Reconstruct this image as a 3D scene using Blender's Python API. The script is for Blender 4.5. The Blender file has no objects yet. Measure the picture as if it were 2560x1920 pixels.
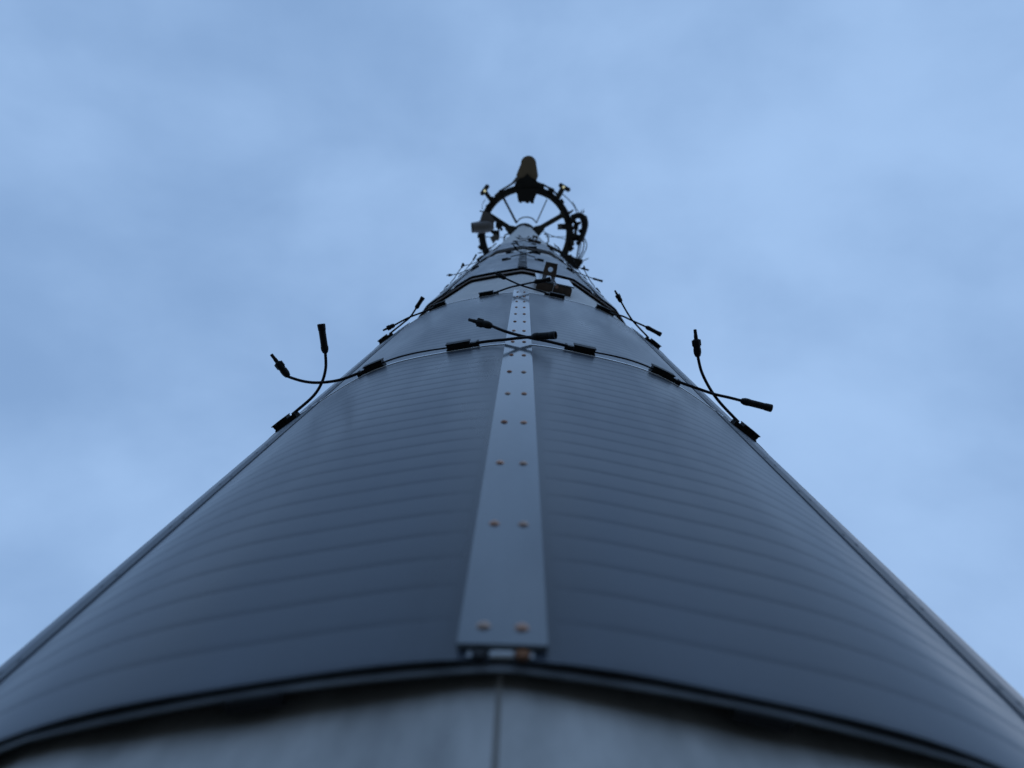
import bpy, math, random
from mathutils import Vector, Matrix
random.seed(7)
sc = bpy.context.scene
COL = sc.collection
R = math.radians

# ------------------------------------------------------------------ camera
POLE_R = 0.5
CAM_D = 0.66568
cam_data = bpy.data.cameras.new('camera')
cam = bpy.data.objects.new('camera', cam_data); COL.objects.link(cam)
rot = Matrix(((0.9994716, -0.03089025, 0.01011532),
              (-0.02812896, -0.97792717, -0.20704399),
              (0.01628769, 0.20665006, -0.97827934)))
cam.matrix_world = Matrix.Translation((0, -CAM_D, 0)) @ rot.to_4x4()
cam_data.sensor_width = 36.0
cam_data.lens = 36.0 * 1922.0 / 2560.0
cam_data.clip_start = 0.01
cam_data.clip_end = 6000.0
cam_data.dof.use_dof = True
cam_data.dof.focus_distance = 1.25
cam_data.dof.aperture_fstop = 6.6
sc.camera = cam

# ------------------------------------------------------------------ sky, sun, exposure
SUN_EL, SUN_AZ = R(40), R(28)
world = bpy.data.worlds.new('World'); sc.world = world; world.use_nodes = True
wn = world.node_tree; wn.nodes.clear()
def N(t, tree, **kw):
    n = tree.nodes.new(t)
    for k, v in kw.items(): setattr(n, k, v)
    return n
out = N('ShaderNodeOutputWorld', wn); bg = N('ShaderNodeBackground', wn)
bg.inputs['Strength'].default_value = 0.1
sky = N('ShaderNodeTexSky', wn, sky_type='NISHITA')
sky.sun_disc = False; sky.sun_elevation = SUN_EL; sky.sun_rotation = SUN_AZ
tc = N('ShaderNodeTexCoord', wn)
mp = N('ShaderNodeMapping', wn); mp.inputs['Scale'].default_value = (1.0, 1.35, 1.0); mp.inputs['Location'].default_value = (0.9, 0.35, 0.2)
n1 = N('ShaderNodeTexNoise', wn); n1.inputs['Scale'].default_value = 2.9; n1.inputs['Detail'].default_value = 8.0; n1.inputs['Roughness'].default_value = 0.50; n1.inputs['Distortion'].default_value = 0.15
n2 = N('ShaderNodeTexNoise', wn); n2.inputs['Scale'].default_value = 5.5; n2.inputs['Detail'].default_value = 10.0; n2.inputs['Roughness'].default_value = 0.48; n2.inputs['Distortion'].default_value = 0.2
L = wn.links.new
L(tc.outputs['Generated'], mp.inputs['Vector']); L(mp.outputs['Vector'], n1.inputs['Vector']); L(mp.outputs['Vector'], n2.inputs['Vector'])
# broad brightening towards the right (the side the sun stands behind the cloud)
sep = N('ShaderNodeSeparateXYZ', wn); L(tc.outputs['Generated'], sep.inputs[0])
mx = N('ShaderNodeMath', wn, operation='MULTIPLY_ADD'); mx.inputs[1].default_value = 0.12; mx.inputs[2].default_value = 0.0
L(sep.outputs['X'], mx.inputs[0])
m1 = N('ShaderNodeMath', wn, operation='MULTIPLY'); m1.inputs[1].default_value = 0.66; L(n1.outputs['Fac'], m1.inputs[0])
m2 = N('ShaderNodeMath', wn, operation='MULTIPLY_ADD'); m2.inputs[1].default_value = 0.36; L(n2.outputs['Fac'], m2.inputs[0]); L(m1.outputs[0], m2.inputs[2])
m3 = N('ShaderNodeMath', wn, operation='ADD'); L(m2.outputs[0], m3.inputs[0]); L(mx.outputs[0], m3.inputs[1])
ramp = N('ShaderNodeValToRGB', wn)
ramp.color_ramp.interpolation = 'EASE'
ramp.color_ramp.elements[0].position = 0.24; ramp.color_ramp.elements[0].color = (0.238, 0.392, 0.665, 1)
ramp.color_ramp.elements[1].position = 0.78; ramp.color_ramp.elements[1].color = (0.375, 0.570, 0.890, 1)
L(m3.outputs[0], ramp.inputs['Fac'])
sc10 = N('ShaderNodeVectorMath', wn, operation='SCALE'); sc10.inputs['Scale'].default_value = 10.0   # world strength is 0.1
L(ramp.outputs['Color'], sc10.inputs[0])
mix = N('ShaderNodeMix', wn, data_type='RGBA'); mix.inputs['Factor'].default_value = 0.96
L(sky.outputs['Color'], mix.inputs[6]); L(sc10.outputs[0], mix.inputs[7])
L(mix.outputs[2], bg.inputs['Color']); L(bg.outputs[0], out.inputs['Surface'])

sun = bpy.data.objects.new('sun', bpy.data.lights.new('sun', 'SUN')); COL.objects.link(sun)
sun.data.energy = 0.5; sun.data.angle = R(60); sun.data.color = (1.0, 0.97, 0.93)
sd = Vector((math.cos(SUN_EL) * math.sin(SUN_AZ), math.cos(SUN_EL) * math.cos(SUN_AZ), math.sin(SUN_EL)))
sun.rotation_euler = sd.to_track_quat('Z', 'Y').to_euler()

sc.view_settings.view_transform = 'Standard'; sc.view_settings.look = 'None'
sc.view_settings.gamma = 1.0; sc.view_settings.use_curve_mapping = False
sc.view_settings.exposure = 0.0

# ------------------------------------------------------------------ materials
def mat(name, color, rough=0.5, metal=0.0, ior=1.5, var=0.0, vscale=20.0, rvar=0.0, bump=0.0, bscale=60.0, bdist=0.001, stretch=(1, 1, 1), coat=0.0):
    m = bpy.data.materials.new(name); m.use_nodes = True
    t = m.node_tree; b = t.nodes['Principled BSDF']
    b.inputs['Roughness'].default_value = rough; b.inputs['Metallic'].default_value = metal; b.inputs['IOR'].default_value = ior
    b.inputs['Coat Weight'].default_value = coat
    c = N('ShaderNodeNewGeometry', t); mpp = N('ShaderNodeMapping', t); mpp.inputs['Scale'].default_value = stretch
    t.links.new(c.outputs['Position'], mpp.inputs['Vector'])
    nz = N('ShaderNodeTexNoise', t); nz.inputs['Scale'].default_value = vscale; nz.inputs['Detail'].default_value = 6; nz.inputs['Roughness'].default_value = 0.6
    t.links.new(mpp.outputs[0], nz.inputs['Vector'])
    rp = N('ShaderNodeValToRGB', t)
    rp.color_ramp.elements[0].position = 0.3; rp.color_ramp.elements[1].position = 0.7
    rp.color_ramp.elements[0].color = tuple(x * (1 - var) for x in color) + (1,)
    rp.color_ramp.elements[1].color = tuple(min(1, x * (1 + var)) for x in color) + (1,)
    t.links.new(nz.outputs['Fac'], rp.inputs[0]); t.links.new(rp.outputs[0], b.inputs['Base Color'])
    if rvar:
        mr = N('ShaderNodeMapRange', t); mr.inputs['From Min'].default_value = 0.3; mr.inputs['From Max'].default_value = 0.7
        mr.inputs['To Min'].default_value = max(0.02, rough - rvar); mr.inputs['To Max'].default_value = rough + rvar
        t.links.new(nz.outputs['Fac'], mr.inputs[0]); t.links.new(mr.outputs[0], b.inputs['Roughness'])
    if bump:
        n3 = N('ShaderNodeTexNoise', t); n3.inputs['Scale'].default_value = bscale; n3.inputs['Detail'].default_value = 3
        t.links.new(mpp.outputs[0], n3.inputs['Vector'])
        bp = N('ShaderNodeBump', t); bp.inputs['Strength'].default_value = bump; bp.inputs['Distance'].default_value = bdist
        t.links.new(n3.outputs['Fac'], bp.inputs['Height']); t.links.new(bp.outputs[0], b.inputs['Normal'])
    return m
M = {}
M['cell'] = mat('solar_cell_film', (0.058, 0.073, 0.096), rough=0.33, ior=1.39, var=0.30, vscale=11, rvar=0.07, bump=0.6, bscale=6.0, bdist=0.0009, stretch=(1, 1, 0.22))
M['strip'] = mat('brushed_aluminium_strip', (0.15, 0.175, 0.20), rough=0.095, ior=1.60, var=0.16, vscale=22, rvar=0.035, bump=0.06, bscale=9, bdist=0.0004, stretch=(1, 1, 0.25))
M['side_strip'] = mat('dim_reflection_strip', (0.075, 0.09, 0.11), rough=0.5, ior=1.28, var=0.2, vscale=30, rvar=0.04, bump=0.3, bscale=5, bdist=0.001)  # same aluminium as the centre strip, its dimmer reflection put into the colour
M['edge'] = mat('bright_sealing_edge', (0.85, 0.88, 0.92), rough=0.07, metal=0.9)
M['rail'] = mat('galvanised_rail', (0.62, 0.66, 0.70), rough=0.3, metal=0.6)
M['black'] = mat('black_plastic', (0.009, 0.009, 0.010), ior=1.38, rough=0.6, var=0.3, vscale=60, bump=0.5, bscale=250, bdist=0.0003)
M['cable'] = mat('black_cable_sheath', (0.010, 0.009, 0.014), ior=1.38, rough=0.6, var=0.2)
M['rivet'] = mat('copper_toned_rivet', (0.48, 0.28, 0.20), rough=0.38, metal=0.55, var=0.35, vscale=40)
M['rust'] = mat('rusty_bolt_steel', (0.22, 0.085, 0.03), rough=0.8, var=0.5, vscale=120)
M['galv'] = mat('galvanised_pole_steel', (0.41, 0.40, 0.385), rough=0.46, metal=0.25, ior=1.42, var=0.30, vscale=34, rvar=0.10, bump=0.8, bscale=30, bdist=0.0009, stretch=(1, 1, 0.4))
M['weld'] = mat('dull_weld_metal', (0.36, 0.35, 0.34), rough=0.5, metal=0.25, ior=1.42, var=0.4, vscale=40)
M['hoop'] = mat('dark_hoop_steel', (0.13, 0.14, 0.15), rough=0.4, metal=0.3, var=0.4, vscale=30)
M['steel'] = mat('galvanised_bracket_steel', (0.26, 0.26, 0.26), rough=0.45, metal=0.5, var=0.2, vscale=30)
M['brown'] = mat('brown_weathered_steel', (0.13, 0.092, 0.068), rough=0.5, metal=0.3, var=0.35, vscale=25)
M['deck'] = mat('dark_ring_steel', (0.085, 0.085, 0.08), rough=0.6, metal=0.3, var=0.3, vscale=3)
M['radome'] = mat('brown_radome', (0.33, 0.255, 0.175), rough=0.7, var=0.08, vscale=2)
M['drum'] = mat('grey_drum_shell', (0.26, 0.25, 0.26), rough=0.5, var=0.1, vscale=3)
M['dark'] = mat('black_housing', (0.02, 0.02, 0.02), rough=0.6, var=0.2)
M['glint'] = mat('pale_yellow_glint', (0.8, 0.78, 0.55), rough=0.3)
e = M['glint'].node_tree.nodes['Principled BSDF']; e.inputs['Emission Color'].default_value = (0.85, 0.85, 0.55, 1); e.inputs['Emission Strength'].default_value = 0.55  # glow imitating a glossy reflection on the bracket steel
M['ground'] = mat('gravel_and_dry_grass', (0.105, 0.090, 0.066), rough=0.95, var=0.5, vscale=0.8, bump=0.6, bscale=6, bdist=0.05)
M['concrete'] = mat('concrete', (0.24, 0.235, 0.22), rough=0.9, var=0.2, vscale=6, bump=0.5, bscale=40, bdist=0.003)

# ------------------------------------------------------------------ mesh helpers
class MB:
    def __init__(s): s.v = []; s.f = []; s.sm = []
    def add(s, vs, fs, smooth=False):
        k = len(s.v); s.v += [tuple(v) for v in vs]
        s.f += [tuple(i + k for i in f) for f in fs]; s.sm += [smooth] * len(fs); return s
    def box(s, c, size, rot=None):
        hx, hy, hz = size[0] / 2, size[1] / 2, size[2] / 2
        vs = [Vector((x, y, z)) for z in (-hz, hz) for y in (-hy, hy) for x in (-hx, hx)]
        if rot is not None: vs = [rot @ v for v in vs]
        c = Vector(c); vs = [v + c for v in vs]
        return s.add(vs, [(0, 2, 3, 1), (4, 5, 7, 6), (0, 1, 5, 4), (2, 6, 7, 3), (0, 4, 6, 2), (1, 3, 7, 5)])
    def tube(s, pts, r, n=10, cap=True, smooth=True):
        pts = [Vector(p) for p in pts]; rs = r if isinstance(r, (list, tuple)) else [r] * len(pts)
        up = Vector((0, 0, 1)); k = len(s.v); prev = None
        for i, p in enumerate(pts):
            t = (pts[min(i + 1, len(pts) - 1)] - pts[max(i - 1, 0)]).normalized()
            if prev is None:
                a = t.cross(up)
                if a.length < 0.1: a = t.cross(Vector((1, 0, 0)))
                a.normalize()
            else:
                a = (prev - t * prev.dot(t)).normalized()
            prev = a; b = t.cross(a)
            for j in range(n):
                q = 2 * math.pi * j / n
                s.v.append(tuple(p + (a * math.cos(q) + b * math.sin(q)) * rs[i]))
        m = len(pts)
        for i in range(m - 1):
            for j in range(n):
                s.f.append((k + i * n + j, k + i * n + (j + 1) % n, k + (i + 1) * n + (j + 1) % n, k + (i + 1) * n + j)); s.sm.append(smooth)
        if cap:
            s.f.append(tuple(k + j for j in range(n))[::-1]); s.f.append(tuple(k + (m - 1) * n + j for j in range(n))); s.sm += [False, False]
        return s
    def lathe(s, p0, d, prof, n=14, flat=False):
        d = Vector(d).normalized(); pts = [Vector(p0) + d * x for x, r in prof]
        a = d.cross(Vector((0, 0, 1)))
        if a.length < 0.1: a = d.cross(Vector((1, 0, 0)))
        a.normalize(); b = d.cross(a); k = len(s.v)
        for p, (x, r) in zip(pts, prof):
            for j in range(n):
                q = 2 * math.pi * j / n; s.v.append(tuple(p + (a * math.cos(q) + b * math.sin(q)) * r))
        for i in range(len(prof) - 1):
            for j in range(n):
                s.f.append((k + i * n + j, k + i * n + (j + 1) % n, k + (i + 1) * n + (j + 1) % n, k + (i + 1) * n + j)); s.sm.append(not flat)
        s.f.append(tuple(k + j for j in range(n))[::-1]); s.f.append(tuple(k + (len(prof) - 1) * n + j for j in range(n))); s.sm += [False, False]
        return s
    def prism(s, poly, z0, z1):
        n = len(poly); vs = [(x, y, z0) for x, y in poly] + [(x, y, z1) for x, y in poly]
        fs = [tuple(range(n))[::-1], tuple(range(n, 2 * n))] + [(i, (i + 1) % n, n + (i + 1) % n, n + i) for i in range(n)]
        return s.add(vs, fs)
    def arcshell(s, th0, th1, n, rz, rfun=None, close=True, smooth=True, origin=(0, 0, 0)):
        """sweep a closed (r,z) section round the pole axis between two angles"""
        k = len(s.v); m = len(rz)
        for i in range(n + 1):
            th = R(th0 + (th1 - th0) * i / n); dr = rfun(math.degrees(th)) if rfun else 0.0
            for r, z in rz:
                s.v.append(((r + dr) * math.sin(th) - origin[0], -(r + dr) * math.cos(th) - origin[1], z - origin[2]))
        for i in range(n):
            for j in range(m if close else m - 1):
                a = k + i * m + j; b = k + i * m + (j + 1) % m
                s.f.append((a, a + m, b + m, b)); s.sm.append(smooth)
        if close and abs(th1 - th0) < 359.9:
            s.f.append(tuple(k + j for j in range(m))); s.f.append(tuple(k + n * m + j for j in range(m))[::-1]); s.sm += [False, False]
        return s
    def mesh(s, name, material, autosmooth=None):
        me = bpy.data.meshes.new(name); me.from_pydata(s.v, [], s.f); me.update()
        for p, q in zip(me.polygons, s.sm): p.use_smooth = q
        me.materials.append(material)
        import bmesh
        bm = bmesh.new(); bm.from_mesh(me); bmesh.ops.recalc_face_normals(bm, faces=bm.faces); bm.to_mesh(me); bm.free()
        if autosmooth: me.set_sharp_from_angle(angle=R(autosmooth))
        return me
    def build(s, name, material, parent=None, loc=(0, 0, 0), autosmooth=None):
        return link(name, s.mesh(name, material, autosmooth), parent, loc)
def link(name, me, parent=None, loc=(0, 0, 0), rotz=0.0):
    o = bpy.data.objects.new(name, me); COL.objects.link(o); o.parent = parent; o.location = loc; o.rotation_euler = (0, 0, rotz)
    return o
def thing(name, label, cat, loc=(0, 0, 0), rotz=0.0, group=None, kind=None):
    o = bpy.data.objects.new(name, None); COL.objects.link(o); o.location = loc; o.rotation_euler = (0, 0, rotz)
    o.empty_display_size = 0.05
    return tag(o, label, cat, group, kind)
def tag(o, label=None, cat=None, group=None, kind=None):
    if label: o['label'] = label
    if cat: o['category'] = cat
    if group: o['group'] = group
    if kind: o['kind'] = kind
    return o
def cyl(th, r, z): return Vector((r * math.sin(R(th)), -r * math.cos(R(th)), z))
def smooth_path(pts, sub=6):
    pts = [Vector(p) for p in pts]; P = [pts[0] * 2 - pts[1]] + pts + [pts[-1] * 2 - pts[-2]]; o = []
    for i in range(1, len(P) - 2):
        for k in range(sub):
            t = k / sub; a, b, c, d = P[i - 1], P[i], P[i + 1], P[i + 2]
            o.append(0.5 * ((2 * b) + (c - a) * t + (2 * a - 5 * b + 4 * c - d) * t * t + (3 * b - a - 3 * c + d) * t ** 3))
    return o + [pts[-1]]

# ------------------------------------------------------------------ ground and foundation
g = MB(); S = 3000.0; n = 40
def gh(x, y):
    d = math.hypot(x, y)
    return -1.62 + (0.0 if d < 6 else 0.25 * math.sin(x * 0.013) * math.cos(y * 0.017) * min(1, (d - 6) / 60))
ax = [-S, -1200, -500, -200, -90, -45, -25, -14, -8, -4, -2, 0, 2, 4, 8, 14, 25, 45, 90, 200, 500, 1200, S]
vs = [(x, y, gh(x, y)) for y in ax for x in ax]; w = len(ax)
g.add(vs, [(j * w + i, j * w + i + 1, (j + 1) * w + i + 1, (j + 1) * w + i) for j in range(w - 1) for i in range(w - 1)], True)
tag(g.build('ground', M['ground']), kind='structure')
pad = MB(); pad.prism([(1.3 * math.cos(R(a)), 1.3 * math.sin(R(a))) for a in range(0, 360, 15)], -1.9, -1.5)
tag(pad.build('foundation_pad', M['concrete']), kind='structure')

# ------------------------------------------------------------------ the sixteen sided steel pole
PH = -0.5                                    # angle of the corner nearest the camera
def sag(th, depth):                          # how far a flat face falls inside its corner circle
    f = ((th - PH) % 22.5) - 11.25
    if depth < .004: return -depth * .5 * (1 + math.cos(R(f * 16)))     # springy laminate bridges the corners smoothly
    a = math.cos(R(11.25)) / math.cos(R(f))  # 1 at a corner, .9808 mid face
    return -depth * (1 - a) / (1 - math.cos(R(11.25)))
RC = 0.4930
def taper(z): return 0.0 if z < .2 else min(.0125, (z - .2) * .0046)
H_TOP = 38.15
tower = thing('monopole_tower', 'tall sixteen sided galvanised steel pole rising straight up behind the solar panels', 'pole', (0, 0, -1.5))
zs = [-1.45, 0.2, 1.95, 2.4, 2.92, 5.3, 6.75, 9.0, 14, 20, 28, H_TOP]
sh = MB(); ths = []
for k in range(16):
    c = PH + 22.5 * k
    ths += [c - 1.6, c - 0.8, c, c + 0.8, c + 1.6]
def pole_r(th):
    f = ((th - PH + 11.25) % 22.5) - 11.25
    r = RC * math.cos(R(11.25)) / math.cos(R(11.25 - abs(f)))
    return r - max(0, 1.6 - abs(f)) * 0.0009
vs = []
for z in zs:
    for th in ths:
        vs.append(tuple(cyl(th, pole_r(th) - taper(z), z + 1.5)))
m = len(ths)
sh.add(vs, [(i * m + j, i * m + (j + 1) % m, (i + 1) * m + (j + 1) % m, (i + 1) * m + j) for i in range(len(zs) - 1) for j in range(m)], True)
sh.add([vs[(len(zs) - 1) * m + j] for j in range(m)], [tuple(range(m))])
shaft = sh.build('shaft', M['galv'], tower, autosmooth=4.0)
wb = MB()                                     # soft welded corner seam nearest the camera: two slight ridges
for za_, zb_ in ((-1.4, .2), (.2, 2.9)):
    for a_ in (.0,):
        ra, rb = pole_r(PH + a_) - taper(za_) + .0001, pole_r(PH + a_) - taper(zb_) + .0001
        wb.arcshell(PH + a_ - .12, PH + a_ + .12, 2, [(ra - .003, za_ + 1.5), (ra, za_ + 1.5), (rb, zb_ + 1.5), (rb - .003, zb_ + 1.5)])
wb.build('weld_seam', M['galv'], tower)
bp_ = MB(); bp_.prism([(0.8 * math.cos(R(a)), 0.8 * math.sin(R(a))) for a in range(0, 360, 10)], 0.0, 0.05); bp_.build('base_plate', M['steel'], tower)
for k in range(12):
    b = MB(); p = cyl(k * 30, 0.68, 0.05); b.lathe(p, (0, 0, 1), [(0, 0.035), (0.035, 0.035), (0.0351, 0.018), (0.09, 0.018)], 6, True); b.build('anchor_bolt', M['steel'], tower)

# ------------------------------------------------------------------ solar panels
SEAM0, PITCH = -0.42, 36.0
TH_P = 0.781
CELLS = 25
ORG = Vector((0, -POLE_R, 0))
def P2L(th, r, z): return cyl(th, r, z) - ORG      # pole coordinates -> panel coordinates (panel centred on th = 0)
def rsag(depth, thc): return lambda th: sag(th + thc, depth)

lam_cache = {}
def laminate_mesh(depth, thc):
    mb = MB(); f = rsag(depth, thc)
    mb.arcshell(-17.6, 17.6, 44, [(0.4990, 0), (0.5000, 0), (0.5000, TH_P), (0.4990, TH_P)], f, origin=ORG)
    return mb.mesh('laminate', M['cell'], 40)
CELL_A = 15.4
def cell_rows(mb, z0, h, f, n, rnd):
    """one shingled cell row: a faint swell that dies out towards both ends"""
    prof = [(0.0, 0.0002), (.00011, 0.0010), (.00015, h * 0.22), (.00014, h * 0.55), (.00007, h - 0.0055), (0.0, h - 0.0002)]
    ea, eb = rnd.uniform(2.2, 3.6), rnd.uniform(2.2, 3.6)
    k = len(mb.v); m_ = len(prof)
    ang = [-CELL_A, -CELL_A + ea * .5, -CELL_A + ea] + [-CELL_A + ea + (2 * CELL_A - ea - eb) * q / (n - 4) for q in range(1, n - 4)] + [CELL_A - eb, CELL_A - eb * .5, CELL_A]
    for a in ang:
        amp = max(0.0, min(1.0, (a + CELL_A) / ea, (CELL_A - a) / eb)); amp = amp * amp * (3 - 2 * amp)
        for dr, z in prof:
            q = cyl(a, .50006 + dr * amp + f(a), z0 + z) - ORG; mb.v.append(tuple(q))
    for i_ in range(len(ang) - 1):
        for j_ in range(m_ - 1):
            a = k + i_ * m_ + j_; mb.f.append((a, a + m_, a + m_ + 1, a + 1)); mb.sm.append(True)
def cell_mesh(depth, thc):
    mb = MB(); cell_rows(mb, 0, TH_P / CELLS, rsag(depth, thc), 25, random.Random(3))
    return mb.mesh('cell_strip', M['cell'])
def cells_joined(depth, thc):
    mb = MB(); rd = random.Random(5)
    for k in range(CELLS): cell_rows(mb, k * TH_P / CELLS, TH_P / CELLS, rsag(depth, thc), 22, rd)
    return mb.mesh('cell_strips', M['cell'])

def junction_box(parent, tha, thb, z, side, f):
    """tha..thb: body from its plain end to its gland end (signed), side = +1 when the gland points to larger angles"""
    a, b = sorted((tha, thb)); r0, d, h = 0.5006, 0.0098, 0.019
    body_b = thb - side * 1.35                       # gland takes the last 1.35 degrees
    lo, hi = sorted((tha, body_b))
    mb = MB()
    mb.arcshell(lo + .10, hi - .10, 4, [(r0 + .0014, z + .0012), (r0 + d - .0016, z + .0012), (r0 + d - .0016, z + h - .0012), (r0 + .0014, z + h - .0012)], rfun=f, smooth=False, origin=ORG)
    mb.arcshell(lo - .05, hi + .05, 4, [(r0 - .0010, z), (r0 + .0018, z), (r0 + .0018, z + h), (r0 - .0010, z + h)], rfun=f, smooth=False, origin=ORG)
    ga, gb = sorted((body_b, thb))
    mb.arcshell(ga, gb, 3, [(r0, z + .003), (r0 + .006, z + .003), (r0 + .006, z + h - .004), (r0, z + h - .004)], rfun=f, smooth=False, origin=ORG)
    mb.arcshell(thb - .35 if side > 0 else thb, thb if side > 0 else thb + .35, 1, [(r0, z + .0015), (r0 + .0072, z + .0015), (r0 + .0072, z + h - .002), (r0, z + h - .002)], rfun=f, smooth=False, origin=ORG)
    o = mb.build('junction_box', M['black'], parent)
    lid = MB(); lid.arcshell(lo, hi, 4, [(r0 + d - .0016, z + .0002), (r0 + d, z + .0002), (r0 + d, z + h - .0002), (r0 + d - .0016, z + h - .0002)], rfun=f, smooth=False, origin=ORG)
    for q in range(5):
        t = lo + (hi - lo) * (q + .5) / 5
        lid.arcshell(t - .12, t + .12, 1, [(r0 + .0016, z - .0001), (r0 + d - .0018, z - .0001), (r0 + d - .0018, z + .0014), (r0 + .0016, z + .0014)], rfun=f, smooth=False, origin=ORG)
    lid.build('lid', M['black'], o)
    return o
def connector(parent, p0, p1, female):
    p0, p1 = Vector(p0), Vector(p1); d = (p1 - p0).normalized(); Ln = (p1 - p0).length; s = Ln / 0.038; mb = MB()
    if female:
        prof = [(0, .0026), (.0010, .0040), (.0045, .0056), (.0062, .0058), (.0095, .0058), (.0100, .0050), (.0108, .0055)]
        x = .0116
        while x < .0285: prof += [(x, .0054), (x + .0006, .0051), (x + .0012, .0054)]; x += .0018
        prof += [(.0292, .0053), (.0305, .0058), (.0360, .0061), (.0380, .0060), (.0380, .0046), (.0340, .0044)]
        mb.lathe(p0, d, [(a * s, b * .92) for a, b in prof], 16)
        mb.build('connector', M['black'], parent, autosmooth=35)
    else:
        prof = [(0, .0024), (.0012, .0042), (.0050, .0056), (.0085, .0059), (.0120, .0058), (.0124, .0052), (.0136, .0052), (.0140, .0057), (.0170, .0057), (.0225, .0054), (.0240, .0050), (.0245, .0042), (.0248, .0030), (.0300, .0030), (.0304, .0026), (.0375, .0025), (.0380, .0021)]
        mb.lathe(p0, d, [(a * s, b * .92) for a, b in prof], 12, False)
        u = d.cross(Vector((0, 0, 1))); u.normalize(); w_ = d.cross(u)
        rot_ = Matrix((d, u, w_)).transposed()
        for q in (-1, 1): mb.box(p0 + d * .0195 * s + u * .0053 * q, (.008, .0014, .0036), rot_) 
        mb.box(p0 + d * .0195 * s + w_ * .0053, (.007, .0026, .0014), rot_)
        mb.build('connector', M['black'], parent, autosmooth=35)
def lead(parent, thc, pts, female):
    """pts in pole coordinates; the last point is the tip of the connector, the one before it its root"""
    rz = Matrix.Rotation(-R(thc), 3, 'Z')
    z0 = parent['z0']
    P = [rz @ (cyl(t, r, z)) - ORG - Vector((0, 0, z0)) for t, r, z in pts]
    sp = smooth_path(P[:-1] + [P[-2] + (P[-1] - P[-2]) * 0.10], 6)
    o = MB().tube(sp, 0.0021, 10).build('cable_lead', M['cable'], parent)
    connector(o, P[-2], P[-1], female)
edge_me = {}
def panel(thc, z0, depth, boxes, leads, label, group, cells='parts', jump=True):
    p = cyl(thc, POLE_R, z0)
    t = thing('solar_panel', label, 'solar panel', p, R(thc), group); t['z0'] = z0
    link('laminate', laminate_mesh(depth, thc), t)
    key = (depth, round((thc - PH) % 22.5, 2))
    if cells == 'parts':
        me = edge_me.get(('c',) + key) or cell_mesh(depth, thc); edge_me[('c',) + key] = me
        for k in range(CELLS): link('cell_strip', me, t, (0, 0, k * TH_P / CELLS))
    else:
        me = edge_me.get(('j',) + key) or cells_joined(depth, thc); edge_me[('j',) + key] = me
        link('cell_strips', me, t)['kind'] = 'stuff'
    mb = MB(); mb.arcshell(-17.5, 17.5, 44, [(0.4999, TH_P - .0030), (0.5009, TH_P - .0030), (0.5011, TH_P + .0006), (0.4999, TH_P + .0006)], rsag(depth, thc), origin=ORG)
    mb.build('sealing_edge', M['edge'], t)
    zb = TH_P - (0.001 if len(boxes) == 2 else 0.018)
    for (a, b) in boxes: junction_box(t, a - thc, b - thc, zb, 1 if b > a else -1, rsag(depth, thc))
    if jump and len(boxes) == 2:
        a = min(boxes[0][0] , boxes[1][0]) - thc; b = max(boxes[0][0], boxes[1][0]) - thc
        a2 = a - 0.6; b2 = b + 0.6
        if boxes[0][1] < boxes[0][0]: a2, b2 = a - .3, b + .3
        pts = [P2L(a2 + (b2 - a2) * k / 24, 0.5052 + sag(thc + a2 + (b2 - a2) * k / 24, depth) + .0012 * math.sin(math.pi * k / 24), TH_P + .004) for k in range(25)]
        MB().tube(pts, 0.0012, 8).build('jumper_cable', M['cable'], t)
    for pts, fem in leads: lead(t, thc, pts, fem)
    return t

# box positions and hand-laid leads (angle, radius, height)
thL, thR = SEAM0 - PITCH / 2, SEAM0 + PITCH / 2
thLL, thRR = thL - PITCH, thR + PITCH
z1, z2 = 0.2685, 1.0555
C1f = [(-6.9, .5035, 1.052), (-4.6, .5050, 1.050), (-2.5, .5074, 1.042), (-.4, .5105, 1.036), (1.6, .5140, 1.0285), (5.0, .5215, 1.012)]
C1m = [(7.2, .5030, 1.054), (4.2, .5060, 1.053), (1.6, .5090, 1.050), (-.5, .5135, 1.044), (-2.5, .5202, 1.034), (-4.4, .5262, 1.044), (-7.9, .5355, 1.062)]
L1m = [(-26.4, .5045, 1.055), (-29.7, .5085, 1.05), (-32.65, .519, 1.05), (-34.6, .532, 1.05), (-36.12, .5496, 1.05), (-36.15, .5885, 1.05)]
L1f = [(-38.9, .5045, 1.038), (-35.3, .5075, 1.06), (-32.77, .5173, 1.06), (-31.0, .532, 1.06), (-29.87, .5501, 1.06), (-28.3, .5885, 1.06)]
R1f = [(26.0, .5040, 1.055), (28.8, .5089, 1.05), (31.75, .5151, 1.05), (33.84, .5225, 1.05), (35.7, .5295, 1.05), (40.0, .5485, 1.05)]
R1m = [(37.2, .5045, 1.038), (33.8, .5095, 1.06), (31.0, .5181, 1.06), (28.5, .5316, 1.06), (26.85, .5469, 1.06), (24.5, .5785, 1.06)]
C2f = [(-6.9, .5035, 1.842), (-3.35, .5139, 1.82), (-.77, .519, 1.82), (2.82, .5276, 1.82), (6.9, .539, 1.82)]
C2m = [(6.2, .5040, 1.842), (2.5, .5105, 1.84), (-.77, .518, 1.84), (-4.41, .5336, 1.84), (-7.3, .550, 1.84)]
L2m = [(-26.1, .5040, 1.842), (-29.0, .5065, 1.84), (-32.45, .5107, 1.84), (-36.54, .514, 1.84), (-40.0, .5205, 1.84)]
L2f = [(-38.9, .5045, 1.827), (-34.4, .5065, 1.84), (-31.85, .5098, 1.84), (-29.32, .5207, 1.84), (-26.3, .537, 1.84)]
R2f = [(25.8, .5040, 1.842), (28.0, .5109, 1.84), (30.9, .514, 1.84), (34.9, .5207, 1.84), (39.4, .529, 1.84)]
R2m = [(37.2, .5045, 1.827), (32.54, .5113, 1.84), (29.6, .52, 1.84), (26.0, .5385, 1.84), (23.2, .5565, 1.84)]
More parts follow.
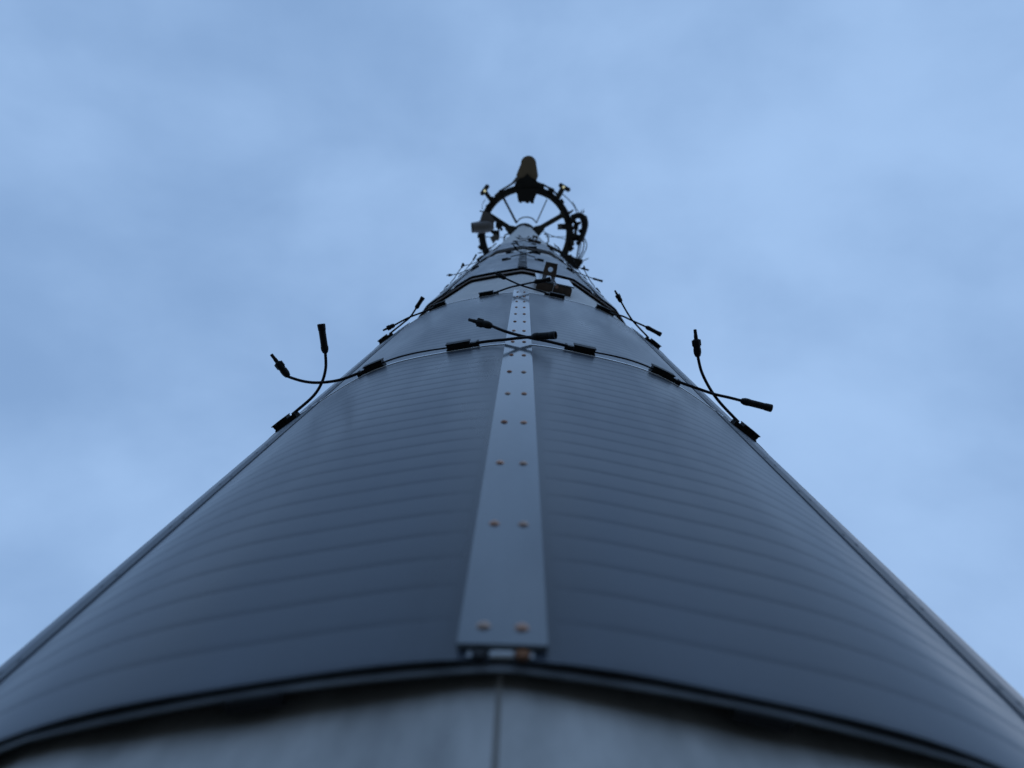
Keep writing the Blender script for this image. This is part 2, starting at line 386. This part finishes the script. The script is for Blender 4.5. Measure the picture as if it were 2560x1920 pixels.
bL1 = [(-22.3, -26.9), (-11.9, -6.7)]; bR1 = [(11.9, 7.0), (21.2, 26.4)]
bLL = [(-42.6, -38.3)]; bRR = [(41.2, 36.6)]
bL2 = [(-21.4, -26.3), (-12.0, -6.6)]; bR2 = [(11.6, 6.0), (20.6, 26.0)]
G1 = 'flexible solar panels wrapped round the foot of the pole'
SG = 0.0036
panel(thL, z1, SG, bL1, [(C1f, True), (L1m, False)], 'large dark ribbed solar panel left of the central riveted strip, lowest row', G1)
panel(thR, z1, SG, bR1, [(C1m, False), (R1f, True)], 'large dark ribbed solar panel right of the central riveted strip, lowest row', G1)
panel(thLL, z1, SG, bLL, [(L1f, True)], 'lowest row solar panel at the left outline, thick socket plug standing against the sky', G1, jump=False)
panel(thRR, z1, SG, bRR, [(R1m, False)], 'lowest row solar panel at the right outline, pointed plug standing straight up', G1, jump=False)
panel(thL, z2, SG, bL2, [(C2f, True), (L2m, False)], 'ribbed solar panel of the second row, left of the central riveted strip', G1, jump=False)
panel(thR, z2, SG, bR2, [(C2m, False), (R2f, True)], 'ribbed solar panel of the second row, right of the central riveted strip', G1, jump=False)
panel(thLL, z2, SG, bLL, [(L2f, True)], 'second row solar panel past the left outline, small socket plug raised against the sky', G1, jump=False)
panel(thRR, z2, SG, bRR, [(R2m, False)], 'second row solar panel past the right outline, thin pointed plug raised against the sky', G1, jump=False)

def generic(thc, zt, jit):
    """boxes and crossing leads of the small panels higher up"""
    s0, s1 = thc - PITCH / 2, thc + PITCH / 2; z = zt + .004
    rnd = random.Random(jit)
    a, b, c = rnd.uniform(-.004, .006), rnd.uniform(-2, 2), rnd.uniform(-.012, .008)
    mpts = [(s0 + 6.5, .5062, z), (s0 + 3, .511, z), (s0, .519 + a, z), (s0 - 3, .532 + a, z), (s0 - 6 + b, .552 + a + c, z)]
    fpts = [(s1 - 6.5, .5062, z), (s1 - 3, .511, z), (s1, .517 + a, z), (s1 + 3, .526 + a, z), (s1 + 6.5 + b, .541 + a + c, z)]
    return [(s0 + 11.5, s0 + 6.5), (s1 - 11.5, s1 - 6.5)], [(mpts, False), (fpts, True)]
side = {thL: 'left of the centre line', thR: 'right of the centre line', thLL: 'at the left outline', thRR: 'at the right outline'}
Z_U2, Z_U3 = 2.88, 5.494
for k in range(2):
    for th in (thL, thR, thLL, thRR):
        bx, ld = generic(th, Z_U2 + k * .788 + TH_P, int(k * 10 + th))
        panel(th, Z_U2 + k * .788, .008, bx, ld, 'small distant solar panel %s, %s row above the middle collar' % (side[th], ['first', 'second'][k]), 'solar panels above the middle collar', cells='stuff', jump=False)
for k in range(2):
    for th in (thL, thR, thLL, thRR):
        bx, ld = generic(th, Z_U3 + k * .788 + TH_P, int(100 + k * 10 + th))
        panel(th, Z_U3 + k * .788, .008, bx, ld, 'tiny blurred %s solar panel high on the pole, %s' % (['lower', 'upper'][k], side[th]), 'blurred solar panels high on the pole', cells='stuff', jump=False)

# ------------------------------------------------------------------ hoops behind the panels (dark gap at the foot of each set)
def hoop(z, r_out, depth, label, n_sp, h=0.03, wall=.0016, m='hoop', gap=.010):
    t = thing('mounting_hoop', label, 'hoop', (0, 0, z), group='steel hoops under the panel sets')
    mb = MB(); mb.arcshell(0, 360, 288, [(r_out - wall, 0), (r_out, 0), (r_out, h), (r_out - wall, h)], lambda th: sag(th, depth)); mb.build('hoop_band', M[m], t, autosmooth=30)
    for a in n_sp:
        s_ = MB(); s_.arcshell(a - 1.35, a + 1.35, 3, [(r_out - gap, -.0016), (r_out - .0003, -.0016), (r_out - .0003, -.0001), (r_out - gap, -.0001)], lambda th: sag(th, depth), smooth=False)
        s_.build('spacer', M['black'], t)
    return t
hoop(0.2642, .4984, .0045, 'grey steel hoop with a black gap behind it along the foot of the panels', (-11.6, 11.4), wall=.0010, gap=.0055)
hoop(2.815, .4915, .0085, 'tan grey angular hoop between two black lines across the pole', (), wall=.0035, m='brown', h=.09)
hoop(5.40, .4915, .0085, 'thin dark hoop under the blurred panels high on the pole', (), wall=.0035, m='brown', h=.09)

# ------------------------------------------------------------------ riveted cover strips
rv = MB(); rv.lathe((0, 0, 0), (0, -1, 0), [(0, .0030), (.0004, .0030), (.0010, .0026), (.0016, .0016), (.0019, .0006)], 14)
rivet_me = rv.mesh('rivet', M['rivet'], 50)
M['rivet_rusty'] = mat('rust_stained_rivet', (0.36, 0.16, 0.09), rough=0.55, metal=0.3, var=0.5, vscale=300)
M['rivet_pale'] = mat('pale_rivet', (0.44, 0.31, 0.25), rough=0.4, metal=0.5, var=0.3, vscale=300)
rivet_mix = [rivet_me, rv.mesh('rivet', M['rivet_rusty'], 50), rivet_me, rv.mesh('rivet', M['rivet_pale'], 50), rivet_me]
rrnd = random.Random(12)
def cover_strip(thc, za, zb, label, group, depth=SG, rivets=True, rr=.5032, rme=None):
    t = thing('cover_strip', label, 'metal strip', cyl(thc, .5, za), R(thc), group)
    mb = MB(); hw = 2.05
    if rme: rr += sag(thc, SG)
    mb.arcshell(-hw, hw, 10, [(rr - (.0012 if rme else .0026), 0), (rr, 0), (rr, zb - za), (rr - (.0012 if rme else .0026), zb - za)], lambda th: .00005 * th * th, origin=ORG)
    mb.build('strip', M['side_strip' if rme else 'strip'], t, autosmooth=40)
    if rivets:
        k = 0
        pit = .1112 if rme else .1090
        while za + .013 + k * pit < zb:
            for a in (-.90, .90):
                link('rivet', rme or rrnd.choice(rivet_mix), t, P2L(a + rrnd.uniform(-.04, .04), rr - (.0001 if rme is None else .0012), 0.0133 + k * pit + rrnd.uniform(-.0007, .0007)), R(a))
            k += 1
        for a in (-1.0, .92):          # ends of the hidden rail: two bolt heads and the bright channel between
            b = MB(); b.lathe(P2L(a, .5001, -.0038), (0, -1, 0), [(0, .0030), (.0018, .0030), (.0019, .0022)], 6, True)
            b.build('bolt', M['rust'] if a > 0 else M['black'], t)
            b = MB(); b.arcshell(a * 1.45 - .10, a * 1.45 + .10, 2, [(.5001, -.0046), (.5007, -.0046), (.5007, -.0008), (.5001, -.0008)], smooth=False, origin=ORG); b.build('rail_flange', M['rail'], t)
        b = MB(); b.arcshell(-.60, .58, 4, [(.5001, -.0050), (.5005, -.0050), (.5005, .01), (.5001, .01)], origin=ORG); b.build('rail_web', M['rail'], t)
    return t
GS = 'riveted cover strips over the panel seams'
cover_strip(SEAM0, .2742, 1.877, 'long pale riveted metal strip down the centre of the panels, mirroring the crossed cables', GS)
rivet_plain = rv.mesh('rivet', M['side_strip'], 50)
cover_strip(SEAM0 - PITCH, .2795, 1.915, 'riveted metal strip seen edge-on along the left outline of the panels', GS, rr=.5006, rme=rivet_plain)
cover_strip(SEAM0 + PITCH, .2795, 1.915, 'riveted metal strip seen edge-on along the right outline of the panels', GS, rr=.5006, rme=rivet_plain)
for k, th in enumerate((SEAM0, SEAM0 - PITCH, SEAM0 + PITCH)):
    cover_strip(th, Z_U2 + .015, Z_U2 + 1.65, 'small far-off cover strip %s above the middle collar' % ['on the centre line', 'along the left outline', 'along the right outline'][k], 'cover strips above the middle collar', rivets=False, rr=.5022)

# ------------------------------------------------------------------ hand hole box and lug plate
def hand_hole(thc, w, z0, z1, rb, rf, label):
    """w: full width; box sits flat on one face of the pole"""
    t = thing('hand_hole_box', label, 'access box', cyl(thc, rb, z0), R(thc), 'access boxes on the pole')
    d = rf - rb; h = z1 - z0; c = d * .18
    def outline(g): return [(-w / 2 + g, .01), (-w / 2 + g, -d + c), (-w / 2 + c * .5 + g, -d + c * .35), (-w / 2 + c + g, -d + g), (w / 2 - c - g, -d + g), (w / 2 - c * .5 - g, -d + c * .35), (w / 2 - g, -d + c), (w / 2 - g, .01)]
    mb = MB(); mb.prism([(x, max(y, -d + .003)) for x, y in outline(.002)], 0, h); mb.build('box_rim', M['brown'], t)
    for a, b in ((-w / 2 - .002, -.003), (.003, w / 2 + .002)):
        c_ = MB(); c_.box(((a + b) / 2, -d - .001, h / 2), (b - a, .004, h + .01)); c_.build('cover_plate', M['strip'], t)
    b = MB(); b.lathe(Vector((0.006, -d + .006, -.014)), (0, 0, 1), [(0, .0055), (.008, .0055), (.008, .003), (.02, .003)], 6, True); b.build('bolt', M['rivet'], t)
    b = MB(); b.tube([(-.002, -d + .003, -.010), (-.004, -.006, -.012), (-.005, .004, -.010)], .0008, 6); b.build('wire', M['rail'], t)
    return t
hand_hole(10.75, .108, 2.24, 2.50, .4720, .5005, 'brown box with two pale front plates on the bare pole below the middle collar')
def lug(thc, z, r0, r1, w0, w1, th, hr, label):
    t = thing('lug_plate', label, 'bracket', cyl(thc, r0, z), R(thc), 'lug plates standing out from the pole')
    mb = MB(); L_ = r1 - r0; n_ = 16; cy = -L_ * .52
    outer = [(-w0 / 2, .010), (-w0 / 2, -.002), (-w1 / 2, -L_), (w1 / 2, -L_), (w0 / 2, -.002), (w0 / 2, .010)]
    # ring of quads between the outline and the hole
    def edge(a):
        d = Vector((math.cos(a), math.sin(a))); best = 9e9
        for i in range(6):
            p = Vector(outer[i]) - Vector((0, cy)); q = Vector(outer[(i + 1) % 6]) - Vector((0, cy)); e_ = q - p
            den = d.x * e_.y - d.y * e_.x
            if abs(den) < 1e-9: continue
            tt = (p.x * e_.y - p.y * e_.x) / den; uu = (p.x * d.y - p.y * d.x) / den
            if tt > 0 and -1e-6 <= uu <= 1 + 1e-6: best = min(best, tt)
        return d * best + Vector((0, cy))
    angs = sorted([2 * math.pi * i / n_ for i in range(n_)] + [math.atan2(y - cy, x) % (2 * math.pi) for x, y in outer])
    vs = []; m_ = len(angs)
    for zz in (0, th):
        for a in angs: e_ = edge(a); vs.append((e_.x, e_.y, zz))
        for a in angs: vs.append((hr * math.cos(a), hr * math.sin(a) + cy, zz))
    fs = []
    for i in range(m_):
        j = (i + 1) % m_
        fs += [(i, j, m_ + j, m_ + i), (2 * m_ + i, 3 * m_ + i, 3 * m_ + j, 2 * m_ + j), (i, 2 * m_ + i, 2 * m_ + j, j), (m_ + i, m_ + j, 3 * m_ + j, 3 * m_ + i)]
    mb.add(vs, fs); mb.build('plate', M['brown'], t)
    b = MB(); b.box((0, -L_ + .001, th / 2), (w1 * .98, .003, th * 2.2)); b.build('plate_lip', M['steel'], t)
    return t
lug(10.2, 2.62, .494, .541, .047, .040, .006, .0085, 'brown steel lug plate with a round hole, over the middle black collar')
lug(12.0, 7.86, .482, .541, .060, .050, .01, .011, 'small dark lug plate with a hole, high on the blurred upper pole')
hand_hole(10.75, .12, 7.0, 7.3, .4725, .515, 'tiny blurred dark box high on the pole beneath the small lug')

# ------------------------------------------------------------------ antenna ring at the head of the pole
ZD = 38.0
def beam(mb, a, b, w, z0, z1):
    a, b = Vector(a), Vector(b); d = (b - a).normalized(); p = Vector((-d.y, d.x)) * w / 2
    return mb.prism([tuple(a - p), tuple(b - p), tuple(b + p), tuple(a + p)], z0, z1)
def solid(name, m, parent, poly, z0, z1): mb = MB(); mb.prism(poly, z0, z1); return mb.build(name, m, parent)
def shift(poly): return [(x, y) for x, y in poly]
RX, RY = 0.06, -0.11
ring = thing('antenna_ring', 'round dark steel platform ring with spokes at the very top of the pole', 'antenna platform', (0, 0, 0))
def annulus(r0, r1, a0, a1, n, z0, z1, closed=False):
    mb = MB(); k = 0
    sec = [(r0, z0), (r1, z0), (r1, z1), (r0, z1)]
    mb.arcshell(a0, a1, n, sec, origin=(-RX, -RY, 0), smooth=False); return mb
annulus(1.96, 2.29, 0, 360, 72, 37.93, 37.96).build('ring_plate', M['deck'], ring)
annulus(2.25, 2.29, 0, 360, 72, 37.96, 38.16).build('outer_flange', M['deck'], ring)
annulus(1.96, 2.00, 0, 360, 72, 37.96, 38.16).build('inner_flange', M['deck'], ring)
col = MB(); col.arcshell(0, 360, 48, [(.485, 37.80), (.60, 37.80), (.60, 38.10), (.485, 38.10)], smooth=False); col.build('pole_collar', M['deck'], ring)
for a, b, w in (((-0.53, -0.23), (-1.72, -0.93), .23), ((0.56, -0.27), (1.95, -1.11), .23), ((-0.52, 0.23), (-1.89, 1.03), .16), ((0.61, 0.19), (2.15, 0.92), .16)):
    mb = MB(); beam(mb, a, b, w, 37.90, 38.06); mb.build('spoke', M['deck'], ring)
for a, b, r in (((-0.39, -0.58), (-1.06, -1.75), .055), ((0.56, -0.61), (1.03, -1.74), .028)):
    MB().tube([(a[0], a[1], 38.0), (b[0], b[1], 38.0)], r, 8).build('tie_rod', M['deck'], ring)
solid('gusset', M['deck'], ring, [(-0.77, -0.48), (-0.42, -0.43), (-0.37, 0.07), (-0.68, 0.04), (-0.96, -0.30)], 37.88, 37.92)
solid('gusset', M['deck'], ring, [(0.45, -0.45), (0.74, -0.52), (0.98, -0.35), (0.72, -0.00), (0.45, 0.04)], 37.88, 37.92)
solid('gusset', M['deck'], ring, [(-1.88, -1.08), (-1.58, -0.90), (-1.28, -0.75), (-1.74, -0.47), (-2.05, -0.57)], 37.88, 37.92)
solid('gusset', M['deck'], ring, [(1.63, -1.41), (1.77, -1.30), (2.23, -0.85), (1.66, -0.87), (1.51, -0.83), (1.85, -1.07)], 37.88, 37.92)
MB().tube(smooth_path([Vector(p + (38.1,)) for p in ((-0.42, -0.58), (-0.22, -0.80), (0.07, -0.88), (0.36, -0.82), (0.58, -0.61))]), .03, 8).build('guard_hoop', M['deck'], ring)
MB().tube(smooth_path([Vector(p + (38.0,)) for p in ((-2.19, -1.11), (-2.05, -1.07), (-1.85, -0.96))]), [.03] * 12 + [.10], 8).build('spur', M['deck'], ring)
MB().tube([Vector(p + (38.0,)) for p in ((2.33, -1.29), (2.20, -1.18), (2.01, -1.09))], [.03, .06, .09], 8).build('spur', M['deck'], ring)
MB().tube(smooth_path([Vector(p + (38.05,)) for p in ((0.45, -2.54), (0.92, -2.37), (1.23, -2.20), (1.53, -1.98))]), .05, 8).build('outer_rail', M['deck'], ring)
MB().tube(smooth_path([Vector(p + (38.05,)) for p in ((-1.49, -1.82), (-1.15, -2.12), (-0.83, -2.32), (-0.49, -2.56))]), .05, 8).build('outer_rail', M['steel'], ring)
solid('ring_joint', M['deck'], ring, [(-2.31, 1.20), (-2.06, 1.00), (-1.81, 1.03), (-1.69, 1.18), (-2.03, 1.34), (-2.21, 1.35)], 37.8, 38.1)

t = thing('panel_antenna', 'brown tongue shaped antenna sticking out beyond the front of the ring', 'antenna', (0.11, -2.86) + (ZD,))
def rel(poly, o): return [(x - o.location.x, y - o.location.y) for x, y in poly]
tong = [(-0.48, -2.83), (-0.44, -2.92)]
for k in range(13):
    a = math.pi - math.pi * k / 12 + .1
    tong.append(((0.09, -3.38)[0] + .365 * math.cos(a), (0.09, -3.38)[1] - .35 * math.sin(a)))
tong += [(0.57, -2.82), (0.52, -2.68), (0.45, -2.45), (-0.25, -2.43)]
solid('radome', M['radome'], t, rel(tong, t), -.10, .25)
solid('radome_base', M['dark'], t, rel([(-0.54, -2.42), (-0.33, -2.66), (-0.12, -2.72), (0.05, -2.90), (0.23, -2.73), (0.40, -2.66), (0.68, -2.46), (0.69, -2.26), (-0.53, -2.23)], t), -.16, -.10)
solid('mount_plate', M['steel'], t, rel([(-0.66, -2.49), (-0.45, -2.77), (-0.32, -2.70), (-0.37, -2.50)], t), -.12, -.05)
t = thing('equipment_box', 'black equipment box hung inside the ring behind the brown antenna', 'equipment box', (0.00, -1.90) + (ZD - .3,))
solid('housing', M['dark'], t, rel([(-0.47, -2.19), (0.69, -2.23), (0.50, -1.91), (0.43, -1.72), (0.38, -1.60), (-0.34, -1.58), (-0.41, -1.89)], t), 0, .5)
for x0, x1 in ((1297, 1302), (1312, 1320), (1324, 1332)):
    dx = (x0 - 1311) * .0194; dx1 = (x1 - 1311) * .0194
    solid('connector_port', M['dark'], t, [(dx - t.location.x + 0, -1.53 - t.location.y - .12), (dx1 - t.location.x, -1.53 - t.location.y - .12), (dx1 - t.location.x, -1.53 - t.location.y), (dx - t.location.x, -1.53 - t.location.y)], .05, .3)
def mount(label, base, head, bar0, bar1, dot, w):
    t = thing('clamp_bracket', label, 'bracket', base + (ZD,), group='T shaped clamp brackets on the outside of the ring')
    mb = MB(); beam(mb, *rel([base, head], t), w, -.08, .12); mb.build('post', M['deck'], t)
    mb = MB(); beam(mb, *rel([bar0, bar1], t), .20, -.10, .14); mb.build('cross_bar', M['deck'], t)
    l = MB(); p = rel([dot], t)[0]; l.lathe((p[0], p[1], -.10), (0, 0, -1), [(0, .06), (.03, .06), (.06, .035)], 12); l.build('glint_disc', M['glint'], t)  # added glowing disc in place of a shiny spot on the bar
    for q in (bar0, bar1):
        p = rel([q], t)[0]; b = MB(); b.lathe((p[0], p[1], -.14), (0, 0, 1), [(0, .05), (.3, .05)], 6, True); b.build('bolt', M['deck'], t)
    return t
mount('T shaped bracket with a pale glowing disc standing in for a highlight at the upper left of the ring', (-1.56, -1.51), (-1.96, -2.03), (-2.12, -1.88), (-1.82, -2.31), (-1.96, -2.05), .20)
mount('T shaped bracket with a pale glowing disc standing in for a highlight at the upper right of the ring', (1.48, -1.71), (1.76, -2.26), (1.61, -2.44), (2.09, -2.19), (1.80, -2.33), .24)

t = thing('drum_antenna', 'grey drum shaped dish antenna on its side at the left of the ring', 'antenna', (-2.07, -0.34) + (ZD - .35,))
a, b = rel([(-2.47, -0.31), (-1.54, -0.40)], t)
d = Vector((b[0] - a[0], b[1] - a[1], 0))
dr = MB(); dr.lathe((a[0], a[1], 0), d, [(0, .25), (.25, .28), (.6, .29), (.8, .26), (1.0, .12)], 20); dr.build('drum', M['drum'], t, autosmooth=40)
fc = MB(); fc.lathe(Vector((a[0], a[1], 0)) - d.normalized() * .08, d, [(0, .245), (.10, .245)], 20); fc.build('dish_face', M['dark'], t)
solid('yoke', M['drum'], t, rel([(-2.01, -1.11), (-1.76, -1.04), (-1.44, -0.67), (-1.53, -0.40), (-2.09, -0.46), (-2.14, -0.73)], t), .02, .12)
t = thing('small_radio', 'small angular olive box on a bracket inside the left of the ring', 'radio unit', (-1.38, 0.06) + (ZD - .2,))
solid('housing', M['steel'], t, rel([(-1.66, 0.14), (-1.50, 0.43), (-1.37, 0.27), (-1.23, 0.26), (-1.20, 0.05), (-1.42, -0.06)], t), 0, .3)
mb = MB(); beam(mb, *rel([(-1.74, -0.28), (-1.30, 0.06)], t), .14, .1, .25); beam(mb, *rel([(-1.28, -0.56), (-1.24, 0.09)], t), .09, .1, .2); beam(mb, *rel([(-1.54, -0.13), (-1.22, -0.10)], t), .2, .05, .25); mb.build('arm', M['dark'], t)
MB().tube([Vector(p + (.15,)) for p in rel([(-1.99, 0.11), (-0.75, 0.12)], t)], .018, 6).build('stay_wire', M['deck'], t)

t = thing('radio_unit', 'black radio box with cooling blocks inside the right of the ring', 'radio unit', (1.91, -0.48) + (ZD - .3,))
solid('housing', M['dark'], t, rel([(1.59, -0.60), (2.29, -0.66), (2.30, -0.24), (2.15, -0.27), (1.95, -0.34), (1.60, -0.33)], t), 0, .4)
solid('front_cap', M['steel'], t, rel([(1.61, -0.56), (1.77, -0.57), (1.78, -0.38), (1.62, -0.37)], t), -.02, 0)
t = thing('antenna_cluster', 'tangle of black antenna housings and clamps along the right of the ring', 'antenna', (2.69, -0.44) + (ZD - .1,))
for poly, m_ in (([(2.20, -1.00), (2.55, -1.13), (2.71, -1.08), (2.67, -0.92), (2.25, -0.83)], 'dark'), ([(2.59, -1.09), (2.86, -0.96), (2.95, -0.72), (2.78, -0.67), (2.65, -0.86)], 'dark'),
                 ([(2.74, -0.71), (2.97, -0.72), (2.94, -0.41), (2.75, -0.37)], 'dark'), ([(2.69, -0.37), (2.90, -0.41), (2.87, -0.14), (2.70, -0.06)], 'dark'),
                 ([(2.37, -0.70), (2.72, -0.75), (2.68, -0.60), (2.41, -0.55)], 'dark'), ([(2.58, -0.09), (2.87, -0.18), (2.78, 0.21), (2.51, 0.18)], 'dark'),
                 ([(2.42, -0.40), (2.53, -0.44), (2.55, 0.14), (2.40, 0.18)], 'deck'), ([(2.13, -0.91), (2.40, -1.01), (2.48, -0.70), (2.18, -0.62)], 'deck'), ([(2.37, -0.62), (2.60, -0.59), (2.57, -0.32), (2.34, -0.36)], 'dark'), ([(2.61, -0.36), (2.77, -0.41), (2.77, -0.21), (2.62, -0.21)], 'dark'), ([(2.31, -0.09), (2.62, -0.13), (2.59, 0.14), (2.32, 0.22)], 'dark'), ([(2.51, 0.22), (2.74, 0.17), (2.69, 0.40), (2.54, 0.37)], 'dark'), ([(2.19, -0.33), (2.38, -0.28), (2.35, -0.05), (2.19, -0.04)], 'deck'), ([(2.20, 0.15), (2.39, 0.07), (2.44, 0.37), (2.29, 0.49)], 'deck')):
    solid('housing', M[m_], t, rel(poly, t), -.1, .25)
MB().tube(smooth_path([Vector(p + (0,)) for p in rel([(2.24, -0.91), (2.59, -1.03), (2.85, -0.89), (2.93, -0.60), (2.85, -0.22), (2.71, 0.19)], t)]), .14, 8).build('curved_arm', M['dark'], t)
for q in ((2.70, -1.11), (2.80, -1.14)):
    p = rel([q], t)[0]; b = MB(); b.lathe((p[0], p[1], -.1), (0, -1, .2), [(0, .03), (.12, .03), (.12, .015), (.2, .015)], 8); b.build('stub', M['steel'], t)
t = thing('feeder_cables', 'thin black cables looping down outside the right of the ring', 'cables', (2.81, 0.32) + (ZD,))
for pts, r in (([(2.83, -0.06), (2.98, 0.16), (3.04, 0.45), (2.90, 0.82), (2.72, 1.13)], .025), ([(2.80, -0.02), (2.90, 0.22), (2.87, 0.61), (2.68, 1.09)], .03), ([(2.69, 0.13), (2.64, 0.56), (2.56, 1.10)], .035), ([(2.76, 0.13), (2.74, 0.55), (2.64, 1.09)], .025),
               ([(1.76, -2.01), (2.06, -1.77), (2.34, -1.47), (2.47, -1.20), (2.55, -1.01)], .022), ([(0.75, -0.31), (1.18, -0.09), (1.50, 0.01), (2.32, 0.18)], .018), ([(1.03, 0.03), (1.63, 0.01), (2.35, -0.03)], .015),
               ([(2.77, -0.90), (2.94, -1.02), (3.02, -0.80), (2.99, -0.53)], .02), ([(2.26, -1.68), (2.50, -1.30), (2.70, -1.11)], .014), ([(-1.93, -1.67), (-2.06, -1.42), (-2.07, -1.17)], .014)):
    MB().tube(smooth_path([Vector(p + (0,)) for p in rel(pts, t)]), r, 6).build('cable', M['cable'], t)
t = thing('wedge_housing', 'black wedge shaped housing where the ring passes behind the pole at the right', 'equipment box', (2.45, 1.20) + (ZD - .4,))
solid('housing', M['dark'], t, rel([(1.86, 0.92), (2.24, 0.84), (2.54, 1.00), (2.85, 1.05), (2.87, 1.18), (2.63, 1.57), (2.40, 1.48), (2.12, 1.26)], t), 0, .4)
MB().tube([Vector(p + (.1,)) for p in rel([(2.74, 1.19), (3.14, 0.98)], t)], .02, 6).build('aerial', M['deck'], t)

for poly, lb in (([(-0.90, -2.10), (-0.63, -2.23), (-0.55, -2.08), (-0.82, -1.95)], 'small black clamp block on the ring just left of the brown antenna'), ([(0.61, -2.22), (0.89, -2.15), (0.83, -1.98), (0.58, -2.07)], 'small black clamp block on the ring just right of the brown antenna'), ([(-1.40, -0.59), (-1.08, -0.53), (-1.11, -0.26), (-1.39, -0.33)], 'black clamp block on the left spoke beside the grey drum')):
    o = Vector(poly[0] + (ZD - .25,)); mb = MB(); mb.prism([(x - o.x, y - o.y) for x, y in poly], 0, .5); mb.box((poly[2][0] - o.x, poly[2][1] - o.y, .1), (.12, .12, .3))
    tag(mb.build('clamp_block', M['dark'], None, o), lb, 'clamp', 'clamp blocks on the ring')

def bits(ps, w, z0, z1, parent, name='bracket', m='dark'):
    rd = random.Random(len(ps))
    for (x, y) in ps:
        a = math.atan2(y - RY, x - RX) + rd.uniform(-.5, .5); mb = MB()
        mb.box((x, y, (z0 + z1) / 2), (w * rd.uniform(.7, 1.5), w * rd.uniform(.6, 1.2), z1 - z0), Matrix.Rotation(a, 3, 'Z')); mb.build(name, M[m], parent)
bits([(-1.51, -1.63), (-1.77, -1.31), (-1.13, -1.98), (-0.29, -2.35), (0.72, -2.34), (1.20, -2.16), (1.72, -1.64), (2.25, -0.77), (2.34, -0.43), (2.35, -0.05), (2.25, 0.53), (-2.09, -0.50), (-2.11, 0.08), (-2.04, 0.56)], .26, 37.75, 38.2, ring)
MB().tube(smooth_path([Vector(p + (37.9,)) for p in ((-1.43, -1.67), (-1.71, -1.28), (-1.95, -0.79), (-1.97, -0.21), (-1.99, 0.27), (-1.81, 0.95))]), .035, 6).build('cable_run', M['cable'], ring)
MB().tube(smooth_path([Vector(p + (37.85,)) for p in ((0.73, -2.15), (1.28, -1.90), (1.72, -1.49), (2.05, -0.90), (2.19, -0.24), (2.13, 0.53))]), .04, 6).build('cable_run', M['cable'], ring)
MB().tube(smooth_path([Vector(p + (37.9,)) for p in ((0.54, -1.99), (0.86, -1.89), (1.29, -1.67), (1.69, -1.22), (1.66, -1.10))]), .025, 6).build('cable_run', M['cable'], ring)
for sx, a0 in ((-1, (-0.76, -0.07)), (1, (0.95, -0.12))):
    MB().tube(smooth_path([(a0[0], a0[1], 37.9), (a0[0] + sx * .18, a0[1] + .1, 37.8), (a0[0] + sx * .2, a0[1] + .4, 37.8), (a0[0], a0[1] + .5, 37.9)]), .035, 6).build('cable_guide', M['deck'], ring)
for th, z, nm in ((14, 33.5, 'dark cable entry box near the tip of the pole under the ring'),):
    mb = MB(); mb.arcshell(th - 13, th + 13, 4, [(.478, z), (.56, z), (.56, z + 1.2), (.478, z + 1.2)], smooth=False)
    tag(mb.build('cable_entry_box', M['deck']), nm, 'access box')
